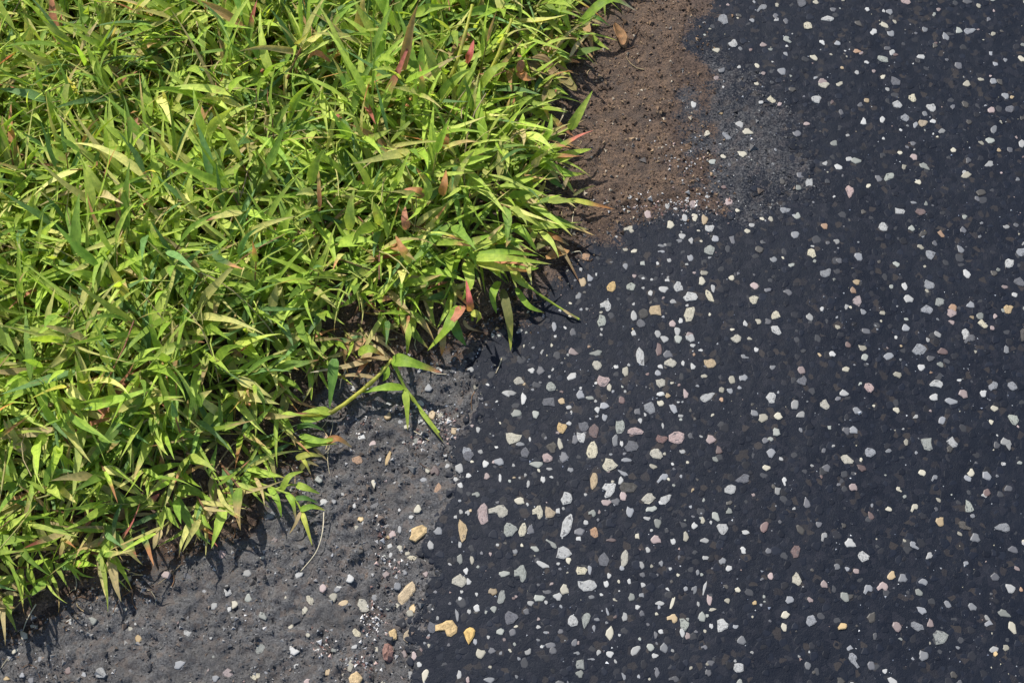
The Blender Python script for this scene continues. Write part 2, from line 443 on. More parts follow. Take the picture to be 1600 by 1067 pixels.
# ------------------------------------------------------------------ aggregate stones set in the asphalt
# as read off the photograph, in four-times enlarged views: (x, y, width, height, turn, colour)
VIEWS = {
 (790, 520, 3.952): "80,300,65,40,0,y 30,375,70,30,0,w 110,410,30,65,0,w 280,335,55,55,0,n 345,425,40,35,0,t 410,270,65,35,30,w 415,120,60,35,-20,p 560,125,70,30,10,n 565,200,60,50,0,y 600,300,72,62,0,p 640,340,28,42,0,y 740,240,35,60,-10,y 680,212,28,20,0,w 832,150,50,105,8,w 945,105,35,70,0,r 1000,135,60,40,0,d 1020,188,66,50,0,y 980,40,50,35,-25,w 1065,40,45,40,0,n 1140,35,50,50,0,w 1155,80,30,20,0,w 1205,110,25,15,0,w 1155,210,30,35,0,w 1095,190,20,30,0,w 1260,190,70,55,0,t 1225,270,40,20,0,y 957,310,55,55,20,y 955,210,35,20,-20,w 940,250,35,35,0,g 955,380,50,22,20,w 955,437,40,35,0,y 1000,390,30,25,0,t 1110,380,30,50,0,p 1242,400,88,42,25,w 1070,432,30,12,0,w 890,468,62,75,0,g 815,490,40,45,0,d 1035,470,35,65,25,g 1080,515,30,20,0,w 610,455,60,35,0,g 565,478,30,35,0,w 460,385,50,45,0,g 520,405,50,20,0,n 390,462,35,22,0,w 405,495,15,25,0,w 715,420,40,40,0,r 345,590,55,60,0,t 392,562,28,25,0,w 705,582,55,85,-10,n 800,612,92,45,0,p 960,660,65,45,0,r 1055,648,105,68,32,p 1265,660,55,45,0,p 1140,640,30,35,0,d 45,652,95,64,15,y 90,690,50,25,0,g 150,660,15,25,0,w 335,690,30,60,10,y 285,710,55,60,0,k 465,648,50,62,15,w 430,665,40,50,0,d 545,610,60,80,0,r 675,670,35,70,-8,g 535,728,62,105,-12,y 775,705,80,60,0,d 930,750,75,60,-20,y 1090,735,35,25,0,w 640,818,82,66,0,y 745,788,60,25,0,g 255,775,60,50,0,p 360,770,50,55,0,d 190,815,80,35,0,n 270,843,40,15,0,w 400,850,35,30,0,g 910,828,45,25,-20,y 725,870,60,22,-30,g 710,915,25,45,-15,w 230,910,28,40,0,w 140,935,20,40,-10,w 970,897,68,36,40,g 545,915,48,90,-12,t 640,970,62,100,-35,w 755,955,100,70,0,k 725,1010,40,60,0,p 880,1025,82,50,25,y 985,1030,75,42,35,w 375,1025,65,70,0,w 85,1040,60,40,0,y 620,1050,60,30,0,p 680,1045,50,40,0,d 185,505,40,40,0,n 65,500,60,40,0,n 270,430,80,60,0,d 215,235,45,45,0,d 160,235,35,30,0,w 225,120,14,38,-25,w 120,745,50,60,0,d 480,580,60,60,0,d 610,525,30,40,0,g 830,545,25,30,0,w 970,575,15,30,0,w 715,690,20,35,0,w",
 (790, 260, 3.952): "770,385,55,40,0,y 1020,360,45,45,0,y 1105,320,35,40,0,w 1168,312,35,40,0,y 1228,330,35,55,0,t 1258,385,55,40,15,w 1090,432,40,28,0,w 1075,458,40,18,0,g 1145,460,25,35,0,w 1260,520,65,55,0,n 685,428,16,16,0,w 740,512,30,20,0,y 795,520,40,20,15,y 497,555,50,50,0,o 475,712,40,55,0,t 465,635,18,25,0,w 520,690,35,40,0,g 655,742,48,66,-30,t 740,615,30,35,0,g 848,597,30,30,0,n 938,598,18,20,0,w 1010,580,25,25,0,w 775,742,55,45,0,n 850,750,18,15,0,w 895,782,28,32,0,w 622,858,55,65,0,w 795,675,25,18,0,p 975,758,54,36,0,w 1000,702,30,20,0,w 1065,745,58,52,0,w 1225,660,45,30,0,y 1213,712,40,45,0,y 1280,755,25,40,0,w 1140,808,82,50,0,w 1258,803,36,75,25,y 1033,835,40,22,0,w 792,922,35,60,0,w 850,910,60,55,0,k 928,890,75,70,0,t 1135,915,55,100,-25,y 592,955,50,65,0,n 1030,975,40,40,0,p 1080,955,25,30,0,w 300,990,30,50,0,g 415,1025,40,40,0,d 88,1018,30,25,0,w 790,1030,30,30,0,w 835,970,50,50,0,d 940,1035,40,40,0,w 1060,1020,35,45,0,w 1135,1050,50,40,0,p 450,800,30,40,-20,g 960,490,45,15,-10,g 965,525,35,15,0,g 1140,565,35,40,0,g 1120,605,20,15,0,w 760,190,40,25,0,w 1000,242,28,28,0,w 1050,260,22,18,0,w 880,290,40,50,0,p 1170,230,60,60,0,p 1245,185,20,20,0,w",
 (790, 780, 3.718): "190,75,50,75,0,y 255,80,60,60,0,t 305,70,25,35,0,w 355,155,55,130,-18,w 505,82,35,40,0,n 465,137,30,25,0,w 515,195,42,65,0,o 425,230,30,28,0,w 430,190,60,40,0,d 145,180,40,45,0,d 25,180,70,70,0,n 100,180,40,80,-15,y 270,262,65,26,-38,n 340,315,90,62,0,w 365,355,28,35,0,y 215,380,74,28,-25,w 172,290,45,28,-25,n 55,305,28,28,0,g 90,430,58,95,0,n 440,415,60,50,0,y 488,410,22,45,0,g 472,500,105,66,0,w 340,525,50,50,0,y 303,567,45,40,0,w 195,575,60,40,0,n 145,605,35,28,0,w 235,600,22,20,0,w 240,540,50,25,0,d 615,238,50,20,0,r 570,355,60,75,0,d 690,345,42,92,-8,y 675,400,25,30,0,g 720,75,40,55,0,g 825,10,60,30,0,y 845,60,65,30,15,n 910,15,55,25,35,w 820,112,38,18,-10,w 882,140,40,45,0,n 1095,155,30,35,-25,w 1145,125,25,35,0,y 870,235,60,40,0,p 972,245,28,35,0,w 1047,220,32,50,0,y 1157,240,45,28,0,w 1160,340,35,25,0,w 765,215,25,35,0,y 790,383,25,40,20,w 825,295,25,30,0,w 903,373,22,30,0,g 600,445,22,30,0,w 583,492,28,38,0,w 717,478,20,30,0,w 797,498,28,25,-40,w 795,440,30,30,0,d 730,570,35,40,0,n 790,558,30,28,0,g 765,627,28,22,20,w 895,605,50,25,0,w 968,600,18,75,-22,y 1155,515,14,75,-18,w 1182,585,28,55,0,p 1045,520,25,25,0,g 1097,525,26,48,-20,g 1118,610,15,30,0,w 1115,425,20,30,0,g 970,692,50,50,0,t 1035,725,48,62,20,n 1140,685,40,55,0,n 1193,738,22,30,0,w 1200,640,40,15,10,y 390,708,55,65,0,w 465,700,44,82,-18,n 530,700,30,20,0,g 498,570,35,20,0,g 555,555,20,15,0,w 690,685,30,45,0,w 605,780,38,75,-12,y 190,743,25,18,0,w 660,790,15,15,0,w 605,900,40,35,0,w 540,890,22,32,-30,w 752,878,66,38,45,w 840,860,45,38,0,n 920,865,40,55,0,g 865,910,35,25,0,w 130,888,40,28,40,w 210,858,20,18,0,w 275,880,40,45,0,d 260,850,60,30,0,d 435,960,50,65,0,n 430,1015,40,40,0,n 318,770,30,25,0,d 400,835,30,45,-30,d 512,750,18,35,0,g 590,655,14,40,15,g 685,1030,20,40,15,g 878,1005,25,50,0,d 980,1045,50,35,0,d 900,770,28,25,0,w 1025,775,30,45,0,w 1055,795,28,35,0,p 870,790,20,40,0,d 1155,860,30,25,0,d 1190,950,40,30,0,d 1175,1010,35,40,0,d 40,775,40,40,0,d 30,690,70,70,0,d 500,930,35,12,0,g 415,895,30,20,0,g 790,665,30,30,0,d 235,775,30,15,0,g 120,655,35,35,0,d",
 (470, 780, 3.718): "50,570,45,80,12,y 20,640,30,45,0,y 188,565,45,45,0,y 248,603,55,40,10,t 220,508,30,18,0,w 360,612,58,82,35,y 320,765,62,88,-40,y 535,783,45,70,0,c 622,793,50,70,0,t 290,965,32,75,-10,y 160,1000,40,45,0,t 318,1040,75,70,0,c 632,1018,38,45,0,w 722,1022,34,72,-15,y 680,195,108,66,32,c 530,197,35,45,0,p 573,175,22,38,0,w 610,300,42,36,0,y 648,345,62,48,-25,y 517,270,28,40,0,w 522,323,25,30,0,w 487,355,15,35,0,w 755,270,35,50,15,w 800,190,50,40,-30,g 940,185,45,115,8,t 1058,90,60,115,0,p 1155,70,92,70,0,y 1210,180,70,70,0,n 725,432,25,28,0,p 600,422,30,28,0,g 560,505,45,40,0,g 612,545,75,130,-35,c 530,545,45,30,0,p 652,632,44,46,0,c 925,475,75,70,0,y 975,480,28,35,0,w 960,418,25,35,0,w 925,350,30,60,0,n 995,352,25,45,0,y 1115,540,50,40,0,t 1165,570,40,75,-20,n 1180,435,60,30,15,n 1022,635,35,40,0,w 978,655,22,28,0,w 1120,640,35,35,0,n 908,675,18,65,10,g 795,692,18,22,0,w 765,745,55,60,0,d 855,748,106,90,0,c 980,787,60,85,-12,c 1013,830,22,35,0,g 1043,897,50,50,0,y 1110,880,40,30,0,d 1160,770,45,35,0,n 1090,802,18,18,0,w 660,910,35,45,0,p 595,890,30,55,35,p 688,960,28,28,0,w 40,780,28,28,0,y 190,870,30,30,0,n 355,855,28,18,0,w 920,1020,25,45,0,w 970,1050,20,35,0,p 1095,1050,60,30,0,g 925,265,18,40,0,w 970,80,22,30,0,w 900,105,20,22,0,w 930,75,22,25,0,w 568,58,25,20,0,w 640,98,28,20,0,w 312,38,20,28,0,w 362,138,18,20,0,w 720,350,20,30,0,w 925,578,20,20,0,w 783,540,20,18,0,d",
 (470, 520, 3.952): "540,775,32,75,-12,c 450,920,28,55,0,y 850,965,45,92,-15,o 830,850,45,60,20,r 350,785,60,50,0,o 1050,228,35,30,0,w 1025,735,50,60,0,g 1110,737,28,28,0,w 1140,812,35,40,0,w 980,840,45,60,0,w 965,900,45,30,0,w 1037,885,35,25,0,w 985,945,30,40,0,w 1085,1000,40,30,0,n 1225,800,55,45,0,g 1275,375,60,35,0,w 1095,600,25,30,0,w 640,670,25,30,0,w 690,480,50,30,0,y 810,500,40,50,0,t 855,500,40,50,0,y 1230,900,18,45,0,w 1150,890,35,35,0,p 1035,760,60,60,0,d 440,450,20,30,0,w 540,432,30,25,0,w 730,670,30,60,0,p 260,995,25,25,0,w 905,820,30,25,0,w 890,740,35,30,0,w 1080,325,30,35,0,y"}
K = PW / VIEW_W                                    # photo pixels per metre at the view's centre
stones = []                                        # x, y, half length, half width, turn, colour
for (x0, y0, s), txt in VIEWS.items():
    for tok in txt.split():
        a = tok.split(',')
        px, py, w, h, turn = x0 + float(a[0]) / s, y0 + float(a[1]) / s, float(a[2]) / s, float(a[3]) / s, float(a[4])
        p = at(px, py)
        q = (at(px + 5, py) - at(px - 5, py)).length / 10
        qv = (at(px, py + 5) - at(px, py - 5)).length / 10
        stones.append((p.x, p.y, w * q / 2 * 1.18, h * qv / 2 * 1.18, math.radians(turn), a[5]))
n_read = len(stones)

# the same pavement goes on beyond what the photograph shows
placed = [(s[0], s[1], max(s[2], s[3])) for s in stones]


def in_photo(x, y):
    p = Vector((x, y, 0)) - cam.location
    dz = p.y * ST - p.z * CT
    u = p.x / dz * DIST / VIEW_W * PW + PW / 2
    v = -((p.y * CT + p.z * ST) / dz * DIST / VIEW_W * PW) + PH / 2
    return u, v


tries = 0
XY = rng.uniform((-0.50, -0.32), (0.62, 0.42), (9000, 2))
dgA = sdist(GREYP, XY[:, 0], XY[:, 1]); dsA = sdist(SOILP, XY[:, 0], XY[:, 1])
for (x, y), dgv, dsv in zip(XY, dgA, dsA):
    if dsv > -0.006 or (y > .085 and dgv > -.006 and random.random() < .45):
        continue
    u, v = in_photo(x, y)
    inside = 472 < u < 1117 and 0 < v < 1067
    r = min(0.0056, 0.0011 * math.exp(random.gauss(0.38, 0.55))) if random.random() < .55 else random.uniform(.0020, .0046)
    if inside:
        r = min(r, 0.0013 if dgv < .004 else .0030)
    if dgv > 0.005 and random.random() < 0.12:
        continue
    if any((x - a) ** 2 + (y - b) ** 2 < (r + c + 0.0012) ** 2 for a, b, c in placed[-900:]):
        continue
    el = random.uniform(1.0, 1.75)
    k = random.choices('wytopgdnrck', (24, 17, 4, 1, 7, 18, 16, 12, 3, 9 if dgv > 0 else .6, 6))[0]
    stones.append((x, y, r * el ** .5, r / el ** .5, random.uniform(0, math.pi), k))
    placed.append((x, y, r))
    if len(placed) > 2300:
        break


def jitter_grid(x0, x1, y0, y1, s, g):
    X, Y = np.meshgrid(np.arange(x0, x1, s), np.arange(y0, y1, s))
    return np.column_stack([(X + g.uniform(-.5, .5, X.shape) * s).ravel(), (Y + g.uniform(-.5, .5, X.shape) * s).ravel()])


def stone_shape(seed):
    R = random.Random(seed)
    n = R.choice((8, 9, 10, 11))
    ang = [2 * math.pi * (i + R.uniform(-.3, .3)) / n for i in range(n)]
    p2, p3, p4 = R.uniform(0, 6.28), R.uniform(0, 6.28), R.uniform(0, 6.28)
    a2, a3, a4 = R.uniform(0, .14), R.uniform(.03, .17), R.uniform(0, .12)
    rad = [.95 + a2 * math.cos(2 * a + p2) + a3 * math.cos(3 * a + p3) + a4 * math.cos(4 * a + p4) + R.uniform(-.09, .09) for a in ang]
    if R.random() < .35:
        rad[R.randrange(n)] *= R.uniform(.6, .8)
    tilt = (R.uniform(-.25, .25), R.uniform(-.25, .25))
    V = []; F = []
    for f, z in ((.0, 1.0), (.72, .95), (.97, .55), (1.04, -1.6)):
        if f == 0:
            V.append((R.uniform(-.2, .2), R.uniform(-.2, .2), z)); continue
        for a, r in zip(ang, rad):
            jit = R.uniform(.9, 1.1) if f < .7 else 1
            x, y = math.cos(a) * r * f * jit, math.sin(a) * r * f * jit
            V.append((x, y, z + (x * tilt[0] + y * tilt[1] if z > 0 else 0)))
    for i in range(n):
        j = (i + 1) % n
        F.append((0, 1 + i, 1 + j))
        for k in (0, 1):
            a, b = 1 + k * n, 1 + (k + 1) * n
            F.append((a + i, b + i, b + j)); F.append((a + i, b + j, a + j))
    return np.array(V), np.array(F)


SHAPES = [stone_shape(100 + i) for i in range(26)]
SX = np.array([s[0] for s in stones]); SY = np.array([s[1] for s in stones])
SZ = zmax(SX, SY)
order = sorted(range(len(stones)), key=lambda i: -stones[i][2] * stones[i][3])
cache = {}
chipV, chipF, chipC = [], [], []
nv = 0
for rank, i in enumerate(order):
    x, y, a, b, turn, k = stones[i]
    sh = random.randrange(len(SHAPES))
    hz = min(0.0008, 0.22 * min(a, b)) * (2.2 if k == 'c' else 1)
    z = SZ[i] + 0.0001
    if rank < 300:
        key = (sh, k)
        if key not in cache:
            cache[key] = mesh_np('stone', *SHAPES[sh], SMAT[k], False)
        o = link('stone', cache[key], asphalt)
        o.location = (x, y, z); o.rotation_euler = (0, 0, turn); o.scale = (a, b, hz)
    else:
        V, F = SHAPES[sh]
        c, s = math.cos(turn), math.sin(turn)
        P = np.stack([(V[:, 0] * a) * c - (V[:, 1] * b) * s + x, (V[:, 0] * a) * s + (V[:, 1] * b) * c + y, V[:, 2] * hz + z], 1)
        chipV.append(P); chipF.append(F + nv); nv += len(P)
        col = np.array(STONE[k][0]) * random.uniform(.32, .75)
        chipC.append(np.tile(col, (len(P), 1)))

# fine chips: too small to pick apart
def scatter(name, XYZ, size, cols, mat, parent=None, flat=0.7, seed=0, **props):
    """many small angular grains as one piece"""
    g = np.random.default_rng(seed)
    n = len(XYZ)
    base = np.array([(1, 0, 0), (-.4, .9, 0), (-.5, -.8, 0), (0.1, 0.1, 1), (0, 0, -1)], float)
    tri = np.array([(0, 1, 3), (1, 2, 3), (2, 0, 3), (1, 0, 4), (2, 1, 4), (0, 2, 4)])
    V = base[None] * g.uniform(.55, 1.25, (n, 5, 3))
    V[:, :, 2] *= flat
    a = g.uniform(0, 2 * np.pi, n); ca, sa = np.cos(a), np.sin(a)
    tl = g.uniform(-.6, .6, n); ct, st = np.cos(tl), np.sin(tl)
    x, y, z = V[..., 0], V[..., 1], V[..., 2]
    y, z = y * ct[:, None] - z * st[:, None], y * st[:, None] + z * ct[:, None]
    x, y = x * ca[:, None] - y * sa[:, None], x * sa[:, None] + y * ca[:, None]
    P = np.stack([x, y, z], -1) * size[:, None, None] + XYZ[:, None, :]
    F = tri[None] + (np.arange(n) * 5)[:, None, None]
    return link(name, mesh_np(name, P.reshape(-1, 3), F.reshape(-1, 3), mat, False, None, np.repeat(cols, 5, 0)), parent, **props)


if chipV:
    link('stone_chips', mesh_np('stone_chips', np.concatenate(chipV), np.concatenate(chipF), M_CHIP, False, None, np.concatenate(chipC)),
         asphalt, kind='stuff')


def palette(n, table, g):
    c = np.array([t[0] for t in table]); w = np.array([t[1] for t in table], float)
    return c[g.choice(len(c), n, p=w / w.sum())] * g.uniform(.65, 1.2, (n, 1))


# stones still wholly coated with bitumen, packed between the bare ones
g = np.random.default_rng(15)
XY = jitter_grid(-0.42, 0.66, -0.33, 0.44, 0.0072, g) + 0
dg, ds = zones(XY[:, 0], XY[:, 1])
ok = (dg < .012) & (ds < -.012)
XY = XY[ok]
cz = zmax(XY[:, 0], XY[:, 1])
vv, ff, cc, nv = [], [], [], 0
for (x, y), z in zip(XY, cz):
    V, F = SHAPES[random.randrange(len(SHAPES))]
    a = random.uniform(.0016, .0042); b = a * random.uniform(.55, 1); turn = random.uniform(0, 6.28); hz = random.uniform(.00015, .0005)
    c, s = math.cos(turn), math.sin(turn)
    vv.append(np.stack([(V[:, 0] * a) * c - (V[:, 1] * b) * s + x, (V[:, 0] * a) * s + (V[:, 1] * b) * c + y, V[:, 2] * hz + z - .0002], 1))
    ff.append(F + nv); nv += len(V)
    k = random.choices((0, 1, 2, 3), (8, 4, 1.6, .9))[0]
    col = np.array(((.0050, .0070, .0125), (.0076, .0098, .0158), (.013, .0138, .0172), (.030, .031, .034))[k]) * random.uniform(.75, 1.25)
    cc.append(np.tile(col, (len(V), 1)))
link('coated_aggregate', mesh_np('coated_aggregate', np.concatenate(vv), np.concatenate(ff), mat_tint('bitumen_coat', .55, .13), False, None, np.concatenate(cc)),
     asphalt, kind='stuff')

g = np.random.default_rng(5)
XY = g.uniform((-0.55, -0.34), (0.70, 0.45), (16000, 2))
dg, ds = zones(XY[:, 0], XY[:, 1])
dens = fbm(XY[:, 0], XY[:, 1], 0.05, 91, 3)
keep = (ds < -0.002) & (g.random(len(XY)) < sstep(.34, .66, dens) * 0.5 + .05)
XY = XY[keep]
size = np.exp(g.normal(-7.55, .42, len(XY)))
Z = zmax(XY[:, 0], XY[:, 1]) + size * .15
scatter('fine_chips', np.column_stack([XY, Z]), size,
        palette(len(XY), [((.50, .50, .50), 5), ((.27, .28, .30), 5), ((.36, .32, .23), 2), ((.30, .21, .18), 2), ((.10, .10, .11), 5), ((.17, .19, .24), 2)], g),
        M_CHIP, asphalt, seed=6, kind='stuff')

# broken crust on the grey edge
XY = g.uniform((-0.56, -0.34), (0.32, 0.26), (95000, 2))
dg, ds = zones(XY[:, 0], XY[:, 1])
keep = (dg > -0.004) & (ds < .004) & (g.random(len(XY)) < sstep(.34, .6, fbm(XY[:, 0], XY[:, 1], 0.02, 92, 3)) * .8 + .15) & ((XY[:, 1] < .06) | (g.random(len(XY)) < .35))
XY = XY[keep]
size = np.exp(g.normal(-7.0, .5, len(XY)))
scatter('crust_grains', np.column_stack([XY, zmax(XY[:, 0], XY[:, 1]) + size * .12]), size,
        palette(len(XY), [((.095, .093, .092), 8), ((.045, .044, .045), 7), ((.17, .165, .16), 4), ((.13, .10, .08), 2.5), ((.32, .31, .30), 1.2), ((.024, .024, .026), 3)], g),
        M_CRUMB, asphalt, seed=16, kind='stuff')

# grit gathered in the hollows of the grey edge
gritspots = [(585, 965, 14, 30, 130), (503, 1005, 12, 16, 70), (566, 1035, 16, 12, 60), (692, 665, 22, 24, 110), (656, 690, 14, 12, 50), (610, 880, 22, 20, 50),
             (635, 640, 18, 8, 40), (675, 645, 24, 10, 60), (600, 830, 14, 30, 30), (560, 660, 30, 14, 40), (1010, 320, 60, 16, 90), (1085, 320, 40, 22, 90), (1075, 250, 34, 30, 80)]
pts = []
for px, py, rx, ry, n in gritspots:
    for _ in range(n):
        p = at(px + random.gauss(0, rx * .7), py + random.gauss(0, ry * .7))
        pts.append((p.x, p.y))
pts = np.array(pts)
size = np.exp(g.normal(-6.85, .35, len(pts)))
scatter('grit', np.column_stack([pts, zmax(pts[:, 0], pts[:, 1]) + size * .3]), size,
        palette(len(pts), [((.55, .52, .48), 5), ((.42, .30, .26), 3), ((.16, .09, .075), 3), ((.30, .30, .30), 3), ((.05, .04, .04), 4)], g), M_CHIP, None, seed=8,
        kind='stuff', label='pale and reddish grit gathered in hollows of the grey asphalt edge', category='grit')

# crumbs of soil and rotted clippings
XY = g.uniform((-0.56, -0.34), (0.50, 0.50), (85000, 2))
_, ds = zones(XY[:, 0], XY[:, 1])
gd = sdist(GRASS, XY[:, 0], XY[:, 1])
edge = sstep(-0.026, 0.006, ds + (fbm(XY[:, 0], XY[:, 1], 0.025, 14, 3) - .5) * .04)
keep = (g.random(len(XY)) < edge * .9) & (gd < 0.04)
XY = XY[keep]
size = np.exp(g.normal(-6.9, .45, len(XY)))
scatter('soil_crumbs', np.column_stack([XY, zmax(XY[:, 0], XY[:, 1]) + size * .25]), size,
        palette(len(XY), [((.085, .055, .037), 7), ((.032, .021, .015), 4.5), ((.155, .10, .062), 6), ((.24, .165, .10), 4), ((.10, .088, .08), 2.5), ((.38, .32, .24), 1.2)], g),
        M_CRUMB, soil, seed=9, kind='stuff')

# ------------------------------------------------------------------ grass
SEG = 9


def blades_np(B, az, el, droop, sway, L, W, roll, fold, base_c, tip_c, tip_at, floor=None, g=rng):
    """all blades at once: strips of SEG+1 cross-sections of three points, folded along the midrib"""
    n = len(B)
    P = np.zeros((n, SEG + 1, 3)); D = np.zeros_like(P)
    p = B.copy()
    curlp = g.uniform(1.0, 2.2, n)
    for i in range(SEG + 1):
        t = i / SEG
        e = el - droop * t ** curlp; a = az + sway * t
        d = np.stack([np.cos(e) * np.cos(a), np.cos(e) * np.sin(a), np.sin(e)], 1)
        P[:, i] = p; D[:, i] = d
        p = p + d * (L / SEG)[:, None]
    if floor is not None:
        zf = floor(P[..., 0], P[..., 1]) + 0.0012
        P[..., 2] = np.maximum(P[..., 2], zf)
    t = np.linspace(0, 1, SEG + 1)
    prof = np.clip(t / .16, 0, 1) ** .55 * .72 + .28 * np.exp(-((t - .3) / .25) ** 2)
    prof = prof * np.clip(1 - ((t - .25) / .75).clip(0) ** 2.3, 0, 1)
    prof[0] = .38; prof[-1] = .015
    S = np.stack([-np.sin(az), np.cos(az), np.zeros(n)], 1)[:, None, :].repeat(SEG + 1, 1)
    N = np.cross(D, S)
    r = roll[:, None] * (.35 + .65 * t[None])
    S2 = S * np.cos(r)[..., None] + N * np.sin(r)[..., None]
    N2 = -S * np.sin(r)[..., None] + N * np.cos(r)[..., None]
    hw = (W[:, None] * .5 * prof[None])[..., None]
    ruf = 1 + .10 * np.sin(t[None] * g.uniform(8, 22, (n, 1)) + g.uniform(0, 6, (n, 1)))[..., None]
    f = fold[:, None, None]
    Lf = P + S2 * hw * ruf + N2 * hw * f
    Rt = P - S2 * hw * (2 - ruf) + N2 * hw * f
    V = np.stack([Lf, P, Rt], 2)
    k = sstep(0, 1, (t[None] - tip_at[:, None]) / .3)[..., None]
    C = base_c[:, None, :] * (1 - k) + tip_c[:, None, :] * k
    bl = (1 - sstep(0, .2, t))[None, :, None] * .45
    C = C * (1 - bl) + C * np.array([1.5, 1.35, 1.6]) * bl
    C = np.repeat(C[:, :, None, :], 3, 2)
    UV = np.zeros((n, SEG + 1, 3, 2))
    UV[..., 0] = np.array([0, .5, 1])[None, None]; UV[..., 1] = t[None, :, None]
    return V.reshape(n, -1, 3), C.reshape(n, -1, 3), UV.reshape(n, -1, 2)


_q = []
for i in range(SEG):
    for j in (0, 1):
        _q.append((i * 3 + j, i * 3 + j + 1, i * 3 + 3 + j + 1, i * 3 + 3 + j))
QUAD = np.array(_q)

GREENS = [((.300, .450, .055), 5), ((.385, .530, .078), 7), ((.220, .360, .060), 4), ((.150, .275, .090), 2.5), ((.470, .575, .120), 5), ((.58, .57, .19), 3)]
TIPS = [((.46, .34, .14), 4), ((.56, .27, .13), 2), ((.50, .16, .12), 1), ((.52, .47, .18), 4)]


def tiller_field(PT, g, lush, outward=None):
    """PT (n,3) rooting points; returns blade arrays and stem polylines"""
    n = len(PT)
    az = g.uniform(0, 2 * np.pi, n)
    el = np.radians(g.uniform(38, 82, n)); L = g.uniform(.030, .066, n) * lush
    if outward is not None:
        o, wgt = outward
        az = np.where(g.random(n) < wgt, o + g.normal(0, .6, n), az)
        el = el * (1 - .35 * wgt)
    NS = 5
    stem = np.zeros((n, NS, 3)); p = PT.copy()
    for i in range(NS):
        stem[:, i] = p
        e = el - .35 * i / NS
        p = p + np.stack([np.cos(e) * np.cos(az), np.cos(e) * np.sin(az), np.sin(e)], 1) * (L / (NS - 1))[:, None]
    Bs, A, E, DR, LL, WW = [], [], [], [], [], []
    ks = (.22, .45, .66, .84, 1.0)
    s0 = np.where(g.random(n) < .5, 1, -1)
    for m, t in enumerate(ks):
        i = min(int(t * (NS - 1)), NS - 2); f = t * (NS - 1) - i
        b = stem[:, i] * (1 - f) + stem[:, i + 1] * f
        side = s0 * (1 if m % 2 else -1)
        spread = g.uniform(.25, 1.15, n) if m < 4 else g.uniform(0, .5, n)
        Bs.append(b); A.append(az + side * spread + g.normal(0, .2, n))
        E.append(np.clip(el - g.uniform(.3, 1.15, n), .0, 1.1) if m < 4 else el * g.uniform(.6, 1, n))
        DR.append(np.radians(g.uniform(-5, 60, n)))
        LL.append(g.uniform(.022, .070, n) * np.maximum(lush, .66) * (1.05 - .12 * abs(m - 2)))
        WW.append(np.where(g.random(n) < .42, g.uniform(.0022, .0042, n), g.uniform(.0042, .0086, n)) * (.8 + .2 * np.clip(lush, 0, 1)))
    B = np.concatenate(Bs); N = len(B)
    keep = g.random(N) < .95
    base = palette(N, GREENS, g) * g.uniform(.8, 1.12, (N, 1))
    tip = palette(N, TIPS, g)
    near_edge = np.tile(outward[1], len(ks)) if outward is not None else 0
    tip_at = np.where(g.random(N) < .16 + .48 * near_edge, g.uniform(.15, .85, N), 1.2)
    dry = g.random(N) < .035 + .20 * near_edge
    base[dry] = palette(int(dry.sum()), [((.52, .42, .21), 4), ((.46, .29, .14), 2), ((.50, .22, .13), 1)], g)
    roll = g.normal(0, .55, N); fold = g.uniform(.12, .55, N)
    sway = g.normal(0, .45, N)
    arr = [np.concatenate(A), np.concatenate(E), np.concatenate(DR), sway, np.concatenate(LL), np.concatenate(WW), roll, fold, base, tip, tip_at]
    return B[keep], [a[keep] for a in arr], stem


def tubes(paths, radii, cols, sides=5):
    """paths (n,k,3) -> verts, quads, colours"""
    n, k, _ = paths.shape
    T = np.gradient(paths, axis=1); T /= np.linalg.norm(T, axis=2, keepdims=True) + 1e-9
    ref = np.tile(np.array([.31, .17, .93]), (n, k, 1))
    S = np.cross(T, ref); S /= np.linalg.norm(S, axis=2, keepdims=True) + 1e-9
    Nn = np.cross(T, S)
    a = np.arange(sides) * 2 * np.pi / sides
    taper = np.linspace(1, .6, k)[None, :, None, None]
    V = paths[:, :, None, :] + (S[:, :, None, :] * np.cos(a)[None, None, :, None] + Nn[:, :, None, :] * np.sin(a)[None, None, :, None]) * radii[:, None, None, None] * taper
    F = []
    for i in range(k - 1):
        for j in range(sides):
            j2 = (j + 1) % sides
            F.append((i * sides + j, i * sides + j2, (i + 1) * sides + j2, (i + 1) * sides + j))
    F = np.array(F)[None] + (np.arange(n) * k * sides)[:, None, None]
    C = np.repeat(cols[:, None, :], k * sides, 1)
    uv = np.tile(np.array([.25, .5]), (n * k * sides, 1))
    return V.reshape(-1, 3), F.reshape(-1, 4), C.reshape(-1, 3), uv


g = np.random.default_rng(21)
A_ = jitter_grid(-0.58, 0.34, -0.30, 0.52, 0.0108, g)
d = sdist(GRASS, A_[:, 0], A_[:, 1]) + (fbm(A_[:, 0], A_[:, 1], .03, 66, 2) - .5) * .026
A_ = A_[d > 0.016]
F_ = jitter_grid(-1.6, 0.6, -0.6, 1.7, 0.024, g)
d = sdist(GRASS, F_[:, 0], F_[:, 1])
F_ = F_[(d > 0.016) & ~((F_[:, 0] > -.58) & (F_[:, 0] < .34) & (F_[:, 1] > -.30) & (F_[:, 1] < .52))]
PT = np.concatenate([A_, F_])
d = sdist(GRASS, PT[:, 0], PT[:, 1]); e = 2e-3
gx = sdist(GRASS, PT[:, 0] + e, PT[:, 1]) - d; gy = sdist(GRASS, PT[:, 0], PT[:, 1] + e) - d
out = np.arctan2(-gy, -gx); wgt = np.clip(1 - (d - .014) / .035, 0, .85)
lush = np.clip(.46 + (d - .014) / .11, .46, 1.0) * (0.62 + .72 * fbm(PT[:, 0], PT[:, 1], .05, 70, 3))
PT3 = np.column_stack([PT, zmax(PT[:, 0], PT[:, 1]) - .001])
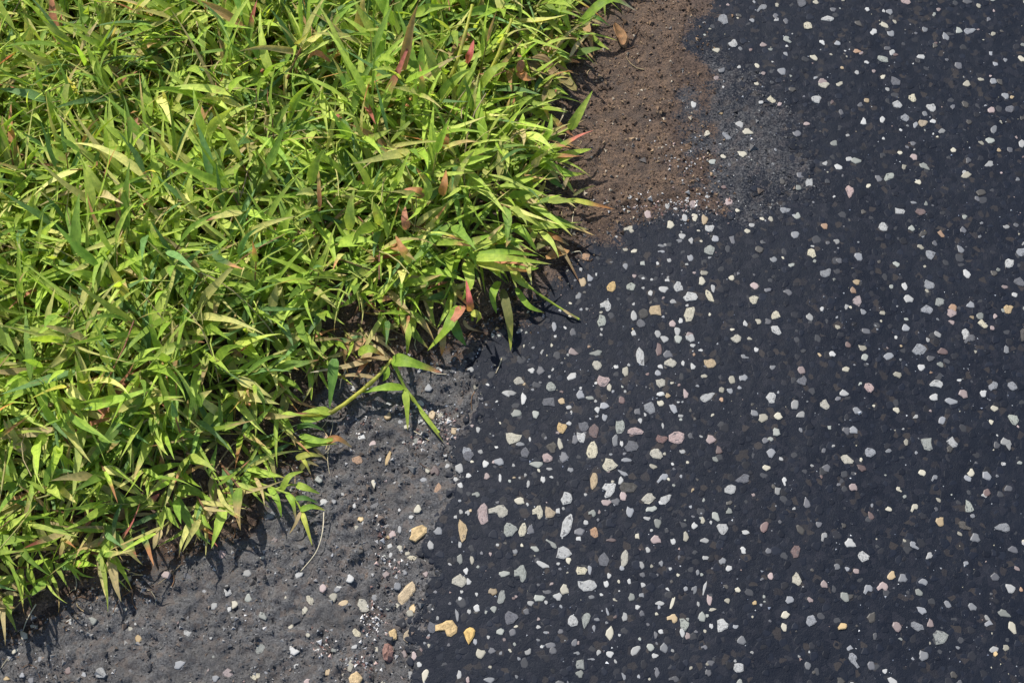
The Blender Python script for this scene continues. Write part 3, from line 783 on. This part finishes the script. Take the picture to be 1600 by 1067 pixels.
B, arr, stem = tiller_field(PT3, g, lush, (out, wgt))
V, C, UV = blades_np(B, *arr, floor=None, g=g)
V[..., 2] = np.maximum(V[..., 2], 0.004)

# which blades show largest from where the photograph was taken: those become pieces of their own
cx = V[:, ::3, :].mean(1)
sel = np.where((np.abs(cx[:, 0]) < .5) & (cx[:, 1] > -.3) & (cx[:, 1] < .42))[0]
vb = V[sel].reshape(-1, 3)
fb = (QUAD[None] + (np.arange(len(sel)) * V.shape[1])[:, None, None]).reshape(-1, 4)
bvh = BVHTree.FromPolygons(vb.tolist(), fb.tolist())
hits = np.zeros(len(sel), int)
o = cam.location
for py in range(2, 1067, 6):
    for px in range(2, 1117, 6):
        r = bvh.ray_cast(o, (at(px, py, 0) - o).normalized())
        if r[2] is not None:
            hits[r[2] // len(QUAD)] += 1 if px > 468 else 0.35
top = sel[np.argsort(-hits)[:300]]
rest = np.ones(len(V), bool); rest[top] = False

vs = [V[rest].reshape(-1, 3)]; cs = [C[rest].reshape(-1, 3)]; us = [UV[rest].reshape(-1, 2)]
nr = int(rest.sum())
fs = [(QUAD[None] + (np.arange(nr) * V.shape[1])[:, None, None]).reshape(-1, 4)]
tv, tf, tcx, tu = tubes(stem, g.uniform(.0006, .0012, len(stem)), palette(len(stem), [((.26, .34, .08), 4), ((.34, .34, .12), 3), ((.30, .17, .10), 1)], g))
fs.append(tf + nr * V.shape[1]); vs.append(tv); cs.append(tcx); us.append(tu)
grass = link('grass', mesh_np('grass', np.concatenate(vs), np.concatenate(fs), M_LEAF, True, None, np.concatenate(cs), np.concatenate(us)), None,
             kind='stuff', label='dense bright green broad-bladed grass beside the pavement', category='grass')
for i in top:
    link('blade', mesh_np('blade', V[i], QUAD, M_LEAF, True, None, C[i], UV[i]), grass)

# thin stalks and runners threading the canopy
ns = 600
q = g.choice(np.where(sdist(GRASS, A_[:, 0], A_[:, 1]) > .03)[0], ns)
a = g.uniform(0, 2 * np.pi, ns); Ls = g.uniform(.04, .10, ns); lift = g.uniform(.032, .066, ns)
path = np.zeros((ns, 6, 3))
bend = g.normal(0, .5, ns)
for i in range(6):
    t = i / 5
    path[:, i, 0] = A_[q, 0] + np.cos(a + bend * t) * Ls * t; path[:, i, 1] = A_[q, 1] + np.sin(a + bend * t) * Ls * t
    path[:, i, 2] = .012 + lift * (1 - (1 - t) ** 2)
keep = sdist(GRASS, path[:, -1, 0], path[:, -1, 1]) > .01
path = path[keep]
tv, tf, tcx, tu = tubes(path, g.uniform(.0005, .0010, len(path)), palette(len(path), [((.40, .46, .11), 4), ((.46, .44, .18), 3), ((.50, .42, .25), 2), ((.36, .18, .12), 1)], g), 4)
link('stalks', mesh_np('stalks', tv, tf, M_LEAF, True, None, tcx, tu), grass, kind='stuff')

# dry thatch lying at the feet of the grass
n = 900
q = g.choice(len(A_), n)
d = sdist(GRASS, A_[q, 0], A_[q, 1])
p0 = A_[q] + g.normal(0, .012, (n, 2))
a = g.uniform(0, 2 * np.pi, n); Lh = g.uniform(.008, .035, n)
ts = np.linspace(0, 1, 4)
path = np.zeros((n, 4, 3))
for i, t in enumerate(ts):
    path[:, i, 0] = p0[:, 0] + np.cos(a + .6 * t) * Lh * t; path[:, i, 1] = p0[:, 1] + np.sin(a + .6 * t) * Lh * t
    path[:, i, 2] = zmax(path[:, i, 0], path[:, i, 1]) + g.uniform(.0005, .006, n)
tv, tf, tcx, tu = tubes(path, g.uniform(.0003, .0009, n), palette(n, [((.36, .27, .15), 4), ((.22, .13, .07), 4), ((.45, .38, .26), 2)], g), 4)
link('thatch', mesh_np('thatch', tv, tf, M_DEAD, True, None, tcx, tu), None, kind='stuff',
     label='dry straw-coloured thatch at the foot of the grass', category='thatch')

n = 150
XY = g.uniform((-.5, -.30), (.32, .42), (9000, 2))
d = sdist(GRASS, XY[:, 0], XY[:, 1])
XY = XY[(d < .005) & (g.random(len(XY)) < np.exp(d / .018))][:n]; n = len(XY)
a = g.uniform(0, 2 * np.pi, n); Lh = g.uniform(.004, .022, n); bend = g.normal(0, .8, n)
path = np.zeros((n, 4, 3))
for i, t in enumerate(ts):
    path[:, i, 0] = XY[:, 0] + np.cos(a + bend * t) * Lh * t; path[:, i, 1] = XY[:, 1] + np.sin(a + bend * t) * Lh * t
    path[:, i, 2] = zmax(path[:, i, 0], path[:, i, 1]) + .0008
tv, tf, tcx, tu = tubes(path, g.uniform(.0002, .0006, n), palette(n, [((.42, .33, .19), 4), ((.16, .09, .05), 4), ((.52, .46, .34), 3)], g), 4)
link('straw_bits', mesh_np('straw_bits', tv, tf, M_DEAD, True, None, tcx, tu), None, kind='stuff',
     label='scattered dry straw bits on soil and pavement beside the grass', category='straw')

# ------------------------------------------------------------------ single plants and blades that stand out along the edge
CL = {'g': (.27, .43, .05), 'l': (.37, .49, .075), 'y': (.47, .50, .09), 'd': (.13, .26, .055), 't': (.40, .31, .16), 'r': (.52, .13, .11), 's': (.55, .24, .15),
      'o': (.48, .23, .09), 'b': (.20, .11, .06), 'w': (.52, .47, .36), 'm': (.16, .17, .05)}


def curve_pts(P, n):
    """smooth path through pixel-and-height points (mm)"""
    Q = [np.array(at(x, y, h / 1000)) for x, y, h in P]
    if len(Q) == 2:
        Q = [Q[0], (Q[0] + Q[1]) / 2, Q[1]]
    out = []
    for k in range(n):
        u = k / (n - 1) * (len(Q) - 1); i = min(int(u), len(Q) - 2); f = u - i
        p0 = Q[max(i - 1, 0)]; p1 = Q[i]; p2 = Q[i + 1]; p3 = Q[min(i + 2, len(Q) - 1)]
        out.append(.5 * ((2 * p1) + (-p0 + p2) * f + (2 * p0 - 5 * p1 + 4 * p2 - p3) * f * f + (-p0 + 3 * p1 - 3 * p2 + p3) * f ** 3))
    return np.array(out)


def hero_blade(P, w, c, tip=None, tip_at=.7, roll=.2, fold=.3, bow=0.0):
    path = curve_pts(P, SEG + 1)
    t = np.linspace(0, 1, SEG + 1)
    path[:, 2] += np.sin(t * np.pi) * bow / 1000
    path[:, 2] = np.maximum(path[:, 2], zmax(path[:, 0], path[:, 1]) + .0012)
    D = np.gradient(path, axis=0); D /= np.linalg.norm(D, axis=1, keepdims=True)
    S = np.cross(np.array([0, 0, 1.]), D); S /= np.linalg.norm(S, axis=1, keepdims=True) + 1e-9
    N = np.cross(D, S)
    S2 = S * math.cos(roll) + N * math.sin(roll); N2 = N * math.cos(roll) - S * math.sin(roll)
    prof = np.clip(t / .16, 0, 1) ** .55 * .72 + .28 * np.exp(-((t - .3) / .25) ** 2)
    prof = prof * np.clip(1 - ((t - .25) / .75).clip(0) ** 2.3, 0, 1); prof[0] = .38; prof[-1] = .015
    hw = (w / 2000 * prof * (1 + .07 * np.sin(t * random.uniform(8, 20))))[:, None]
    V = np.stack([path + S2 * hw + N2 * hw * fold, path, path - S2 * hw + N2 * hw * fold], 1).reshape(-1, 3)
    b = np.array(CL[c]) * random.uniform(.85, 1.1)
    k = sstep(tip_at - .15, tip_at + .15, t)[:, None] if tip else np.zeros((SEG + 1, 1))
    Cc = b * (1 - k) + np.array(CL[tip or c]) * k
    Cc = np.repeat(Cc[:, None], 3, 1).reshape(-1, 3)
    U = np.zeros((SEG + 1, 3, 2)); U[..., 0] = [0, .5, 1]; U[..., 1] = t[:, None]
    return V, Cc, U.reshape(-1, 2)


def plant(label, stems=(), blades=(), group=None, name='crabgrass_plant', category='grass plant'):
    first = (stems[0][0] if stems else blades[0][0])[0]
    base = at(first[0], first[1], 0); base.z = float(zmax(np.array([base.x]), np.array([base.y]))[0])
    e = link(name, None, None, label=label, category=category)
    if group:
        e['group'] = group
    e.empty_display_size = .01
    e.location = base
    off = np.array(base)
    for P, r, c in stems:
        path = curve_pts(P, 12)
        path[:, 2] = np.maximum(path[:, 2], zmax(path[:, 0], path[:, 1]) + r / 1000 * .8)
        v, f, cc, u = tubes(path[None], np.array([r / 1000]), np.array([CL[c]]), 6)
        if r > .8:
            v = v.reshape(12, 6, 3)
            for q, kk in ((3, 1.35), (7, 1.4), (11, 1.3)):
                v[q] = path[q] + (v[q] - path[q]) * kk
            v = v.reshape(-1, 3)
            cc = cc * np.repeat(np.where(np.isin(np.arange(12), (3, 7)), .6, 1.0), 6)[:, None] * np.array([1.0, .95, 1.0])
        link('stem', mesh_np('stem', v - off, f, M_LEAF, True, None, cc, u), e)
    for bl in blades:
        kw = bl[4] if len(bl) > 4 else {}
        v, cc, u = hero_blade(bl[0], bl[1], bl[2], bl[3] if len(bl) > 3 else None, **kw)
        o = link('blade', mesh_np('blade', v - off, QUAD, M_LEAF, True, None, cc, u), e)
        if bl[2] in 'rs':
            o['label'] = 'blade turned red'
        elif bl[2] in 'tw':
            o['label'] = 'dry tan blade'
    return e


plant('green crabgrass sprawling onto the grey asphalt with a long thin stem hanging out',
      [([(470, 648, 6), (515, 645, 8), (560, 614, 16), (590, 588, 22), (612, 562, 26)], 1.9, 'y'),
       ([(612, 562, 26), (622, 582, 22), (633, 607, 14)], 1.7, 'l'),
       ([(633, 607, 14), (658, 640, 8), (686, 676, 3)], 1.5, 'l'),
       ([(514, 648, 6), (508, 662, 3), (500, 672, 1)], .35, 'w'), ([(518, 650, 6), (520, 664, 3), (516, 680, 1)], .35, 'w'),
       ([(513, 700, 1), (512, 720, 3), (515, 740, 1)], .35, 'w')],
      [([(613, 562, 26), (640, 566, 33), (690, 582, 22)], 10, 'g', 's', dict(tip_at=.80)),
       ([(630, 606, 14), (600, 606, 20), (562, 614, 14)], 7.5, 'g'),
       ([(633, 608, 14), (636, 635, 12), (637, 672, 4)], 5.5, 'l', 't', dict(tip_at=.9)),
       ([(655, 638, 8), (672, 662, 7), (694, 692, 2)], 3.2, 'l', 'm'),
       ([(516, 645, 9), (495, 642, 14), (468, 646, 12)], 7.5, 'l'),
       ([(607, 560, 26), (590, 560, 30), (555, 562, 26)], 5, 't', 'b', dict(tip_at=.5)),
       ([(583, 560, 24), (545, 572, 25), (484, 582, 20)], 5.5, 't', 'w'),
       ([(585, 590, 20), (548, 586, 22), (505, 596, 16)], 3.5, 't', 'b'),
       ([(600, 572, 24), (604, 585, 22), (598, 596, 15)], 7, 'g'),
       ([(523, 560, 30), (520, 592, 26), (515, 638, 12)], 9, 'd'),
       ([(560, 552, 30), (578, 545, 40), (600, 556, 30)], 7, 'l', 'o')])

plant('low yellowing crabgrass sprig with an orange-tan tip on the grey asphalt',
      [([(462, 690, 5), (490, 692, 9), (512, 690, 9)], 1.2, 'l')],
      [([(468, 680, 10), (500, 689, 14), (532, 683, 10)], 5.5, 'g', 'l'), ([(510, 690, 10), (528, 685, 12), (550, 699, 3)], 5.5, 'o', 't'),
       ([(466, 700, 6), (490, 695, 9), (526, 693, 6)], 4, 'l'), ([(462, 716, 6), (482, 710, 8), (506, 713, 5)], 5, 'y', 'm'),
       ([(468, 735, 3), (480, 722, 6), (498, 728, 3)], 4, 'm', 't'), ([(464, 668, 10), (484, 664, 14), (506, 672, 8)], 4.5, 'd'),
       ([(470, 712, 6), (478, 724, 7), (486, 742, 2)], 3, 'y', 't'), ([(490, 700, 5), (500, 708, 5), (514, 722, 1)], 2.4, 't'),
       ([(470, 655, 12), (490, 656, 15), (512, 650, 10)], 4.5, 'g')])
plant('short bright blades poking from under the turf above a pale dry stalk',
      [([(395, 752, 12), (430, 764, 12), (458, 776, 12), (472, 800, 9)], 1.1, 'l'), ([(430, 764, 12), (450, 758, 13), (466, 757, 13)], .9, 'l')],
      [([(463, 757, 13), (478, 762, 15), (500, 771, 7)], 5.5, 'l'), ([(469, 797, 10), (487, 791, 12), (508, 797, 6)], 4.5, 'g', 'y'),
       ([(472, 800, 9), (479, 822, 10), (488, 852, 3)], 4, 'y'), ([(460, 779, 12), (478, 778, 12), (497, 786, 6)], 4, 'd'),
       ([(448, 770, 12), (458, 786, 14), (462, 812, 7)], 4.5, 'g', 't'), ([(440, 766, 12), (452, 744, 20), (474, 736, 14)], 5, 'l'),
       ([(420, 760, 12), (434, 782, 16), (440, 808, 8)], 5, 'g'), ([(470, 799, 9), (462, 818, 9), (452, 834, 3)], 3, 't')])
plant('upright crabgrass with one broad lit blade leaning over the brown soil',
      [([(815, 245, 10), (850, 222, 22), (895, 198, 26)], 1.3, 'l')],
      [([(890, 202, 26), (904, 178, 36), (926, 142, 40)], 8.5, 'l', None, dict(roll=.5)),
       ([(862, 212, 24), (888, 200, 24), (914, 187, 16)], 3, 't'), ([(858, 214, 22), (874, 220, 20), (892, 231, 10)], 4.5, 'd'),
       ([(845, 225, 22), (858, 205, 34), (862, 178, 36)], 6, 'g'), ([(835, 232, 20), (820, 208, 34), (800, 196, 36)], 7, 'l'),
       ([(882, 168, 18), (880, 180, 18), (872, 196, 12)], 1.6, 'w'), ([(826, 238, 18), (840, 250, 22), (862, 258, 14)], 7, 'd')])
plant('crabgrass with a single flat blade pointing straight out at the brown soil',
      [([(815, 262, 10), (845, 255, 18), (872, 250, 20)], 1.2, 'l')],
      [([(870, 251, 20), (895, 240, 25), (924, 233, 17)], 8, 'l'), ([(842, 256, 20), (866, 262, 28), (886, 272, 14)], 8, 'g'),
       ([(828, 258, 20), (846, 240, 34), (872, 236, 30)], 7, 'l'), ([(862, 258, 18), (888, 272, 20), (915, 271, 8)], 6.5, 'g', 'y'),
       ([(850, 268, 16), (866, 284, 16), (884, 296, 8)], 6, 'd')])
plant('crabgrass with a long low stalk ending in an orange dry tip',
      [([(790, 332, 10), (845, 317, 16), (900, 312, 12), (925, 318, 8)], 1.3, 'l')],
      [([(895, 312, 13), (925, 319, 11), (960, 327, 3)], 4.5, 'y', 'o', dict(tip_at=.5)), ([(802, 330, 14), (820, 310, 26), (850, 300, 24)], 7, 'l'),
       ([(880, 296, 18), (886, 280, 20), (900, 268, 12)], 3.2, 't'), ([(872, 258, 18), (886, 285, 18), (902, 308, 6)], 4, 'g', 't'),
       ([(896, 306, 10), (912, 296, 10), (930, 290, 4)], 2.6, 'm'), ([(835, 318, 16), (850, 332, 18), (872, 340, 8)], 6, 'g')])
plant('crabgrass with a straight pale-tipped blade lying level above the soil',
      [([(785, 352, 10), (815, 353, 18), (838, 355, 18)], 1.2, 'l')],
      [([(830, 356, 18), (872, 352, 22), (920, 359, 10)], 6.5, 'l', 't', dict(tip_at=.85)), ([(850, 366, 14), (870, 372, 16), (890, 384, 5)], 5, 'o', 't'),
       ([(800, 352, 20), (820, 366, 26), (838, 392, 16)], 8, 'g'), ([(868, 378, 12), (884, 400, 9), (906, 442, 2)], 3.4, 't', 'b'),
       ([(835, 388, 12), (856, 380, 14), (880, 388, 5)], 5, 'm', 't')])
plant('crabgrass with the longest yellow-green blade jutting out over the dark asphalt',
      [([(690, 402, 12), (720, 402, 34), (745, 404, 36)], 1.5, 'l')],
      [([(738, 404, 38), (792, 404, 46), (862, 413, 24)], 7, 'l', 't', dict(tip_at=.92, roll=.1)), ([(734, 400, 38), (790, 394, 44), (842, 400, 26)], 5.5, 'g'),
       ([(742, 408, 36), (780, 418, 40), (830, 424, 24)], 7, 'y', 'o'), ([(720, 400, 36), (735, 380, 46), (770, 366, 42)], 8, 'g'),
       ([(728, 410, 32), (735, 440, 40), (722, 470, 28)], 9, 'l'), ([(716, 404, 30), (700, 425, 42), (680, 446, 36)], 8, 'g')])
plant('crabgrass with a thin wiry shoot trailing far onto the dark asphalt',
      [([(770, 405, 12), (805, 424, 22), (832, 452, 16), (870, 478, 7), (905, 499, 2)], 1.15, 'l')],
      [([(800, 420, 22), (812, 440, 26), (830, 452, 18)], 6, 'l'), ([(806, 450, 16), (826, 478, 14), (852, 489, 4)], 5, 'g', 'b', dict(tip_at=.85)),
       ([(785, 452, 18), (796, 500, 16), (798, 548, 3)], 7.5, 'm', 'y'), ([(780, 440, 20), (770, 462, 24), (776, 490, 12)], 7, 'g'),
       ([(880, 484, 6), (892, 492, 6), (908, 500, 1)], 2, 't'), ([(796, 418, 24), (830, 420, 26), (842, 418, 16)], 4, 'g')])
plant('crabgrass with green and tan blades hanging down over the grey asphalt edge',
      [([(700, 455, 14), (705, 470, 26), (704, 486, 24)], 1.3, 'l')],
      [([(716, 478, 26), (700, 512, 30), (668, 548, 10)], 9.5, 'g', 'l'), ([(690, 512, 22), (692, 536, 20), (690, 556, 6)], 6.5, 't', 'o'),
       ([(708, 500, 20), (716, 522, 20), (728, 540, 6)], 8, 'd'), ([(722, 478, 26), (714, 494, 32), (694, 514, 26)], 8, 's', 't', dict(tip_at=.9)),
       ([(640, 505, 24), (638, 530, 24), (636, 556, 8)], 5, 'l'), ([(725, 500, 20), (732, 512, 14), (758, 520, 3)], 3, 't', 'b')])
plant('pale arching blade bowed out over the brown soil with a bleached tip',
      [([(880, 62, 8), (900, 45, 20), (912, 34, 26)], 1.2, 'l')],
      [([(905, 40, 26), (950, 0, 40), (995, 18, 14)], 8, 'g', 'w', dict(tip_at=.75)), ([(928, 26, 22), (940, 32, 20), (953, 42, 8)], 3.5, 'd'),
       ([(900, 46, 22), (918, 36, 22), (934, 14, 26)], 4, 'm'), ([(892, 50, 20), (880, 20, 40), (884, -14, 44)], 8, 'l'), ([(895, 52, 20), (872, 44, 32), (846, 48, 34)], 7, 'g')])

# blades gone red or tan, standing in the turf
plant('turf plant with a bright pink-red blade tip', [([(728, 118, 15), (729, 108, 40), (727, 96, 56)], 1.0, 'w')],
      [([(729, 100, 60), (735, 84, 70), (740, 62, 70)], 7, 'r', None, dict(roll=.0)), ([(727, 98, 58), (722, 110, 66), (728, 124, 60)], 8, 'l', 'o')])
plant('turf plant with a salmon blade beside a curled brown dead leaf', [([(802, 128, 12), (806, 118, 30), (810, 110, 44)], 1.0, 'l')],
      [([(811, 112, 48), (814, 98, 54), (809, 82, 50)], 6.5, 's'), ([(810, 112, 46), (822, 122, 48), (838, 124, 36)], 8, 'o', 't')])
plant('turf plant with several orange and salmon blades in a row', [([(664, 345, 12), (662, 330, 36), (660, 318, 52)], 1.1, 'l')],
      [([(658, 310, 62), (652, 298, 68), (630, 296, 64)], 8, 'o', 's'), ([(636, 358, 60), (632, 342, 68), (633, 322, 66)], 7, 's'),
       ([(642, 410, 56), (630, 392, 66), (618, 368, 64)], 8, 'y', 'o', dict(tip_at=.4)), ([(664, 312, 60), (668, 290, 70), (650, 262, 68)], 8, 'l', 'o'),
       ([(690, 305, 56), (694, 288, 66), (697, 266, 64)], 7, 'o')])
plant('turf plant with a deep red blade fading to yellow at its foot', [([(738, 500, 10), (738, 490, 26), (736, 480, 38)], 1.1, 'l')],
      [([(735, 486, 44), (733, 468, 54), (728, 436, 52)], 6, 'o', 'r', dict(tip_at=.35)), ([(737, 488, 36), (748, 494, 38), (744, 506, 26)], 6, 'y')])
plant('turf plant with a narrow orange blade paling to tan', [([(690, 226, 20), (692, 220, 44), (694, 214, 58)], 1.1, 'y')],
      [([(694, 232, 60), (696, 212, 68), (699, 188, 64)], 7, 'o', 't'), ([(692, 226, 60), (676, 222, 66), (668, 206, 62)], 7, 'l')])
plant('turf plant with a curled peach-coloured dry blade', [([(520, 104, 20), (510, 98, 44), (502, 92, 58)], 1.1, 'y')],
      [([(516, 96, 62), (492, 84, 70), (474, 102, 60)], 7, 's', 't'), ([(505, 90, 60), (500, 70, 70), (498, 40, 72)], 9, 'l')])
for i, (x0, y0, x1, y1, lab) in enumerate([(690, 160, 738, 8, 'tall pale seed stalk rising beside the pink-red blade'),
                                           (745, 150, 800, 30, 'yellow-green seed stalk leaning toward the brown soil')]):
    e = plant(lab, [([(x0, y0, 45), ((x0 + x1) / 2 + 4, (y0 + y1) / 2, 72), (x1, y1, 84)], 1.7, 'y')],
              [([(x0 + 4, y0 - 10, 55), (x0 + 26, y0 - 40, 72), (x0 + 50, y0 - 52, 66)], 8, 'l')])

# dead leaves and loose stalks
def dead_leaf(px, py, h, ln, wd, turn, col, label, curl=.9):
    n, m = 9, 5
    V = []; C = []; U = []
    R = random.Random(int(px * 7 + py))
    for i in range(n):
        t = i / (n - 1)
        w = wd / 2 * math.sin(math.pi * min(1, .06 + t * .94)) ** .75 * (1 + R.uniform(-.15, .15))
        for j in range(m):
            s = j / (m - 1) * 2 - 1
            x = (t - .5) * ln; y = s * w
            z = curl * (y * y) / (wd + 1e-6) * 2.2 + curl * .5 * ln * (t - .5) ** 2 + R.uniform(-.0007, .0007)
            V.append((x, y, z)); k = R.uniform(.65, 1.25) * (1 - .25 * (abs(s) < .1))
            C.append([c * k for c in col]); U.append(((s + 1) / 2, t))
    F = [(i * m + j, i * m + j + 1, (i + 1) * m + j + 1, (i + 1) * m + j) for i in range(n - 1) for j in range(m - 1)]
    o = link('dead_leaf', mesh_np('dead_leaf', V, F, M_DEAD, True, None, np.array(C), np.array(U)), None, label=label, category='dead leaf')
    md = o.modifiers.new('thickness', 'SOLIDIFY'); md.thickness = .0005
    p = at(px, py, h / 1000)
    zz = float(zmax(np.array([p.x]), np.array([p.y]))[0])
    o.location = (p.x, p.y, max(p.z, zz + .001)); o.rotation_euler = (R.uniform(-.35, .35), R.uniform(-.3, .3), turn)


dead_leaf(966, 58, 4, .026, .011, 1.9, (.25, .135, .06), 'curled orange-tan dead leaf lying on the brown soil')
dead_leaf(848, 108, 30, .030, .015, -.5, (.22, .15, .07), 'brown curled dead leaf caught at the edge of the grass')
dead_leaf(885, 132, 14, .028, .010, -.9, (.20, .17, .06), 'narrow olive dead leaf hanging below the brown one')
dead_leaf(872, 400, 5, .020, .010, .3, (.38, .22, .09), 'small tan dead leaf at the foot of the pale-tipped blade')

for P, r, lab in (([(506, 800, 6), (504, 830, 5), (494, 862, 4), (470, 892, 4)], .45, 'thin white dry stalk curving over the grey asphalt'),
                  ([(893, 395, 5), (906, 393, 7), (910, 402, 2)], .4, 'tiny bent straw on the dark asphalt')):
    path = curve_pts(P, 14)
    path[:, 2] = np.maximum(path[:, 2], zmax(path[:, 0], path[:, 1]) + r / 1000)
    v, f, cc, u = tubes(path[None], np.array([r / 1000]), np.array([CL['w']]), 5)
    link('dry_stalk', mesh_np('dry_stalk', v, f, M_DEAD, True, None, cc, u), None, label=lab, category='stalk')

# the rust-red broken lump on the grit
R = random.Random(4)
n = 9
V = [(0.05, 0, 1.0)]; F = []
for f, z in ((.5, .85), (.9, .35), (1.0, -.5)):
    for i in range(n):
        a = 2 * math.pi * i / n + R.uniform(-.2, .2); r = f * R.uniform(.65, 1.2)
        V.append((math.cos(a) * r, math.sin(a) * r, z * R.uniform(.6, 1.2)))
for i in range(n):
    j = (i + 1) % n
    F.append((0, 1 + i, 1 + j))
    for k in (0, 1):
        a, b = 1 + k * n, 1 + (k + 1) * n
        F += [(a + i, b + i, b + j), (a + i, b + j, a + j)]
lump = link('brick_chip', mesh_np('brick_chip', V, F, mat_stone('brick_red', (.34, .13, .075), .15), False), None,
            label='rust-red broken chip lying among grit on the grey asphalt', category='chip')
p = at(606, 1018)
lump.location = (p.x, p.y, float(zmax(np.array([p.x]), np.array([p.y]))[0]) + .001)
lump.scale = (.0048, .0066, .0042)
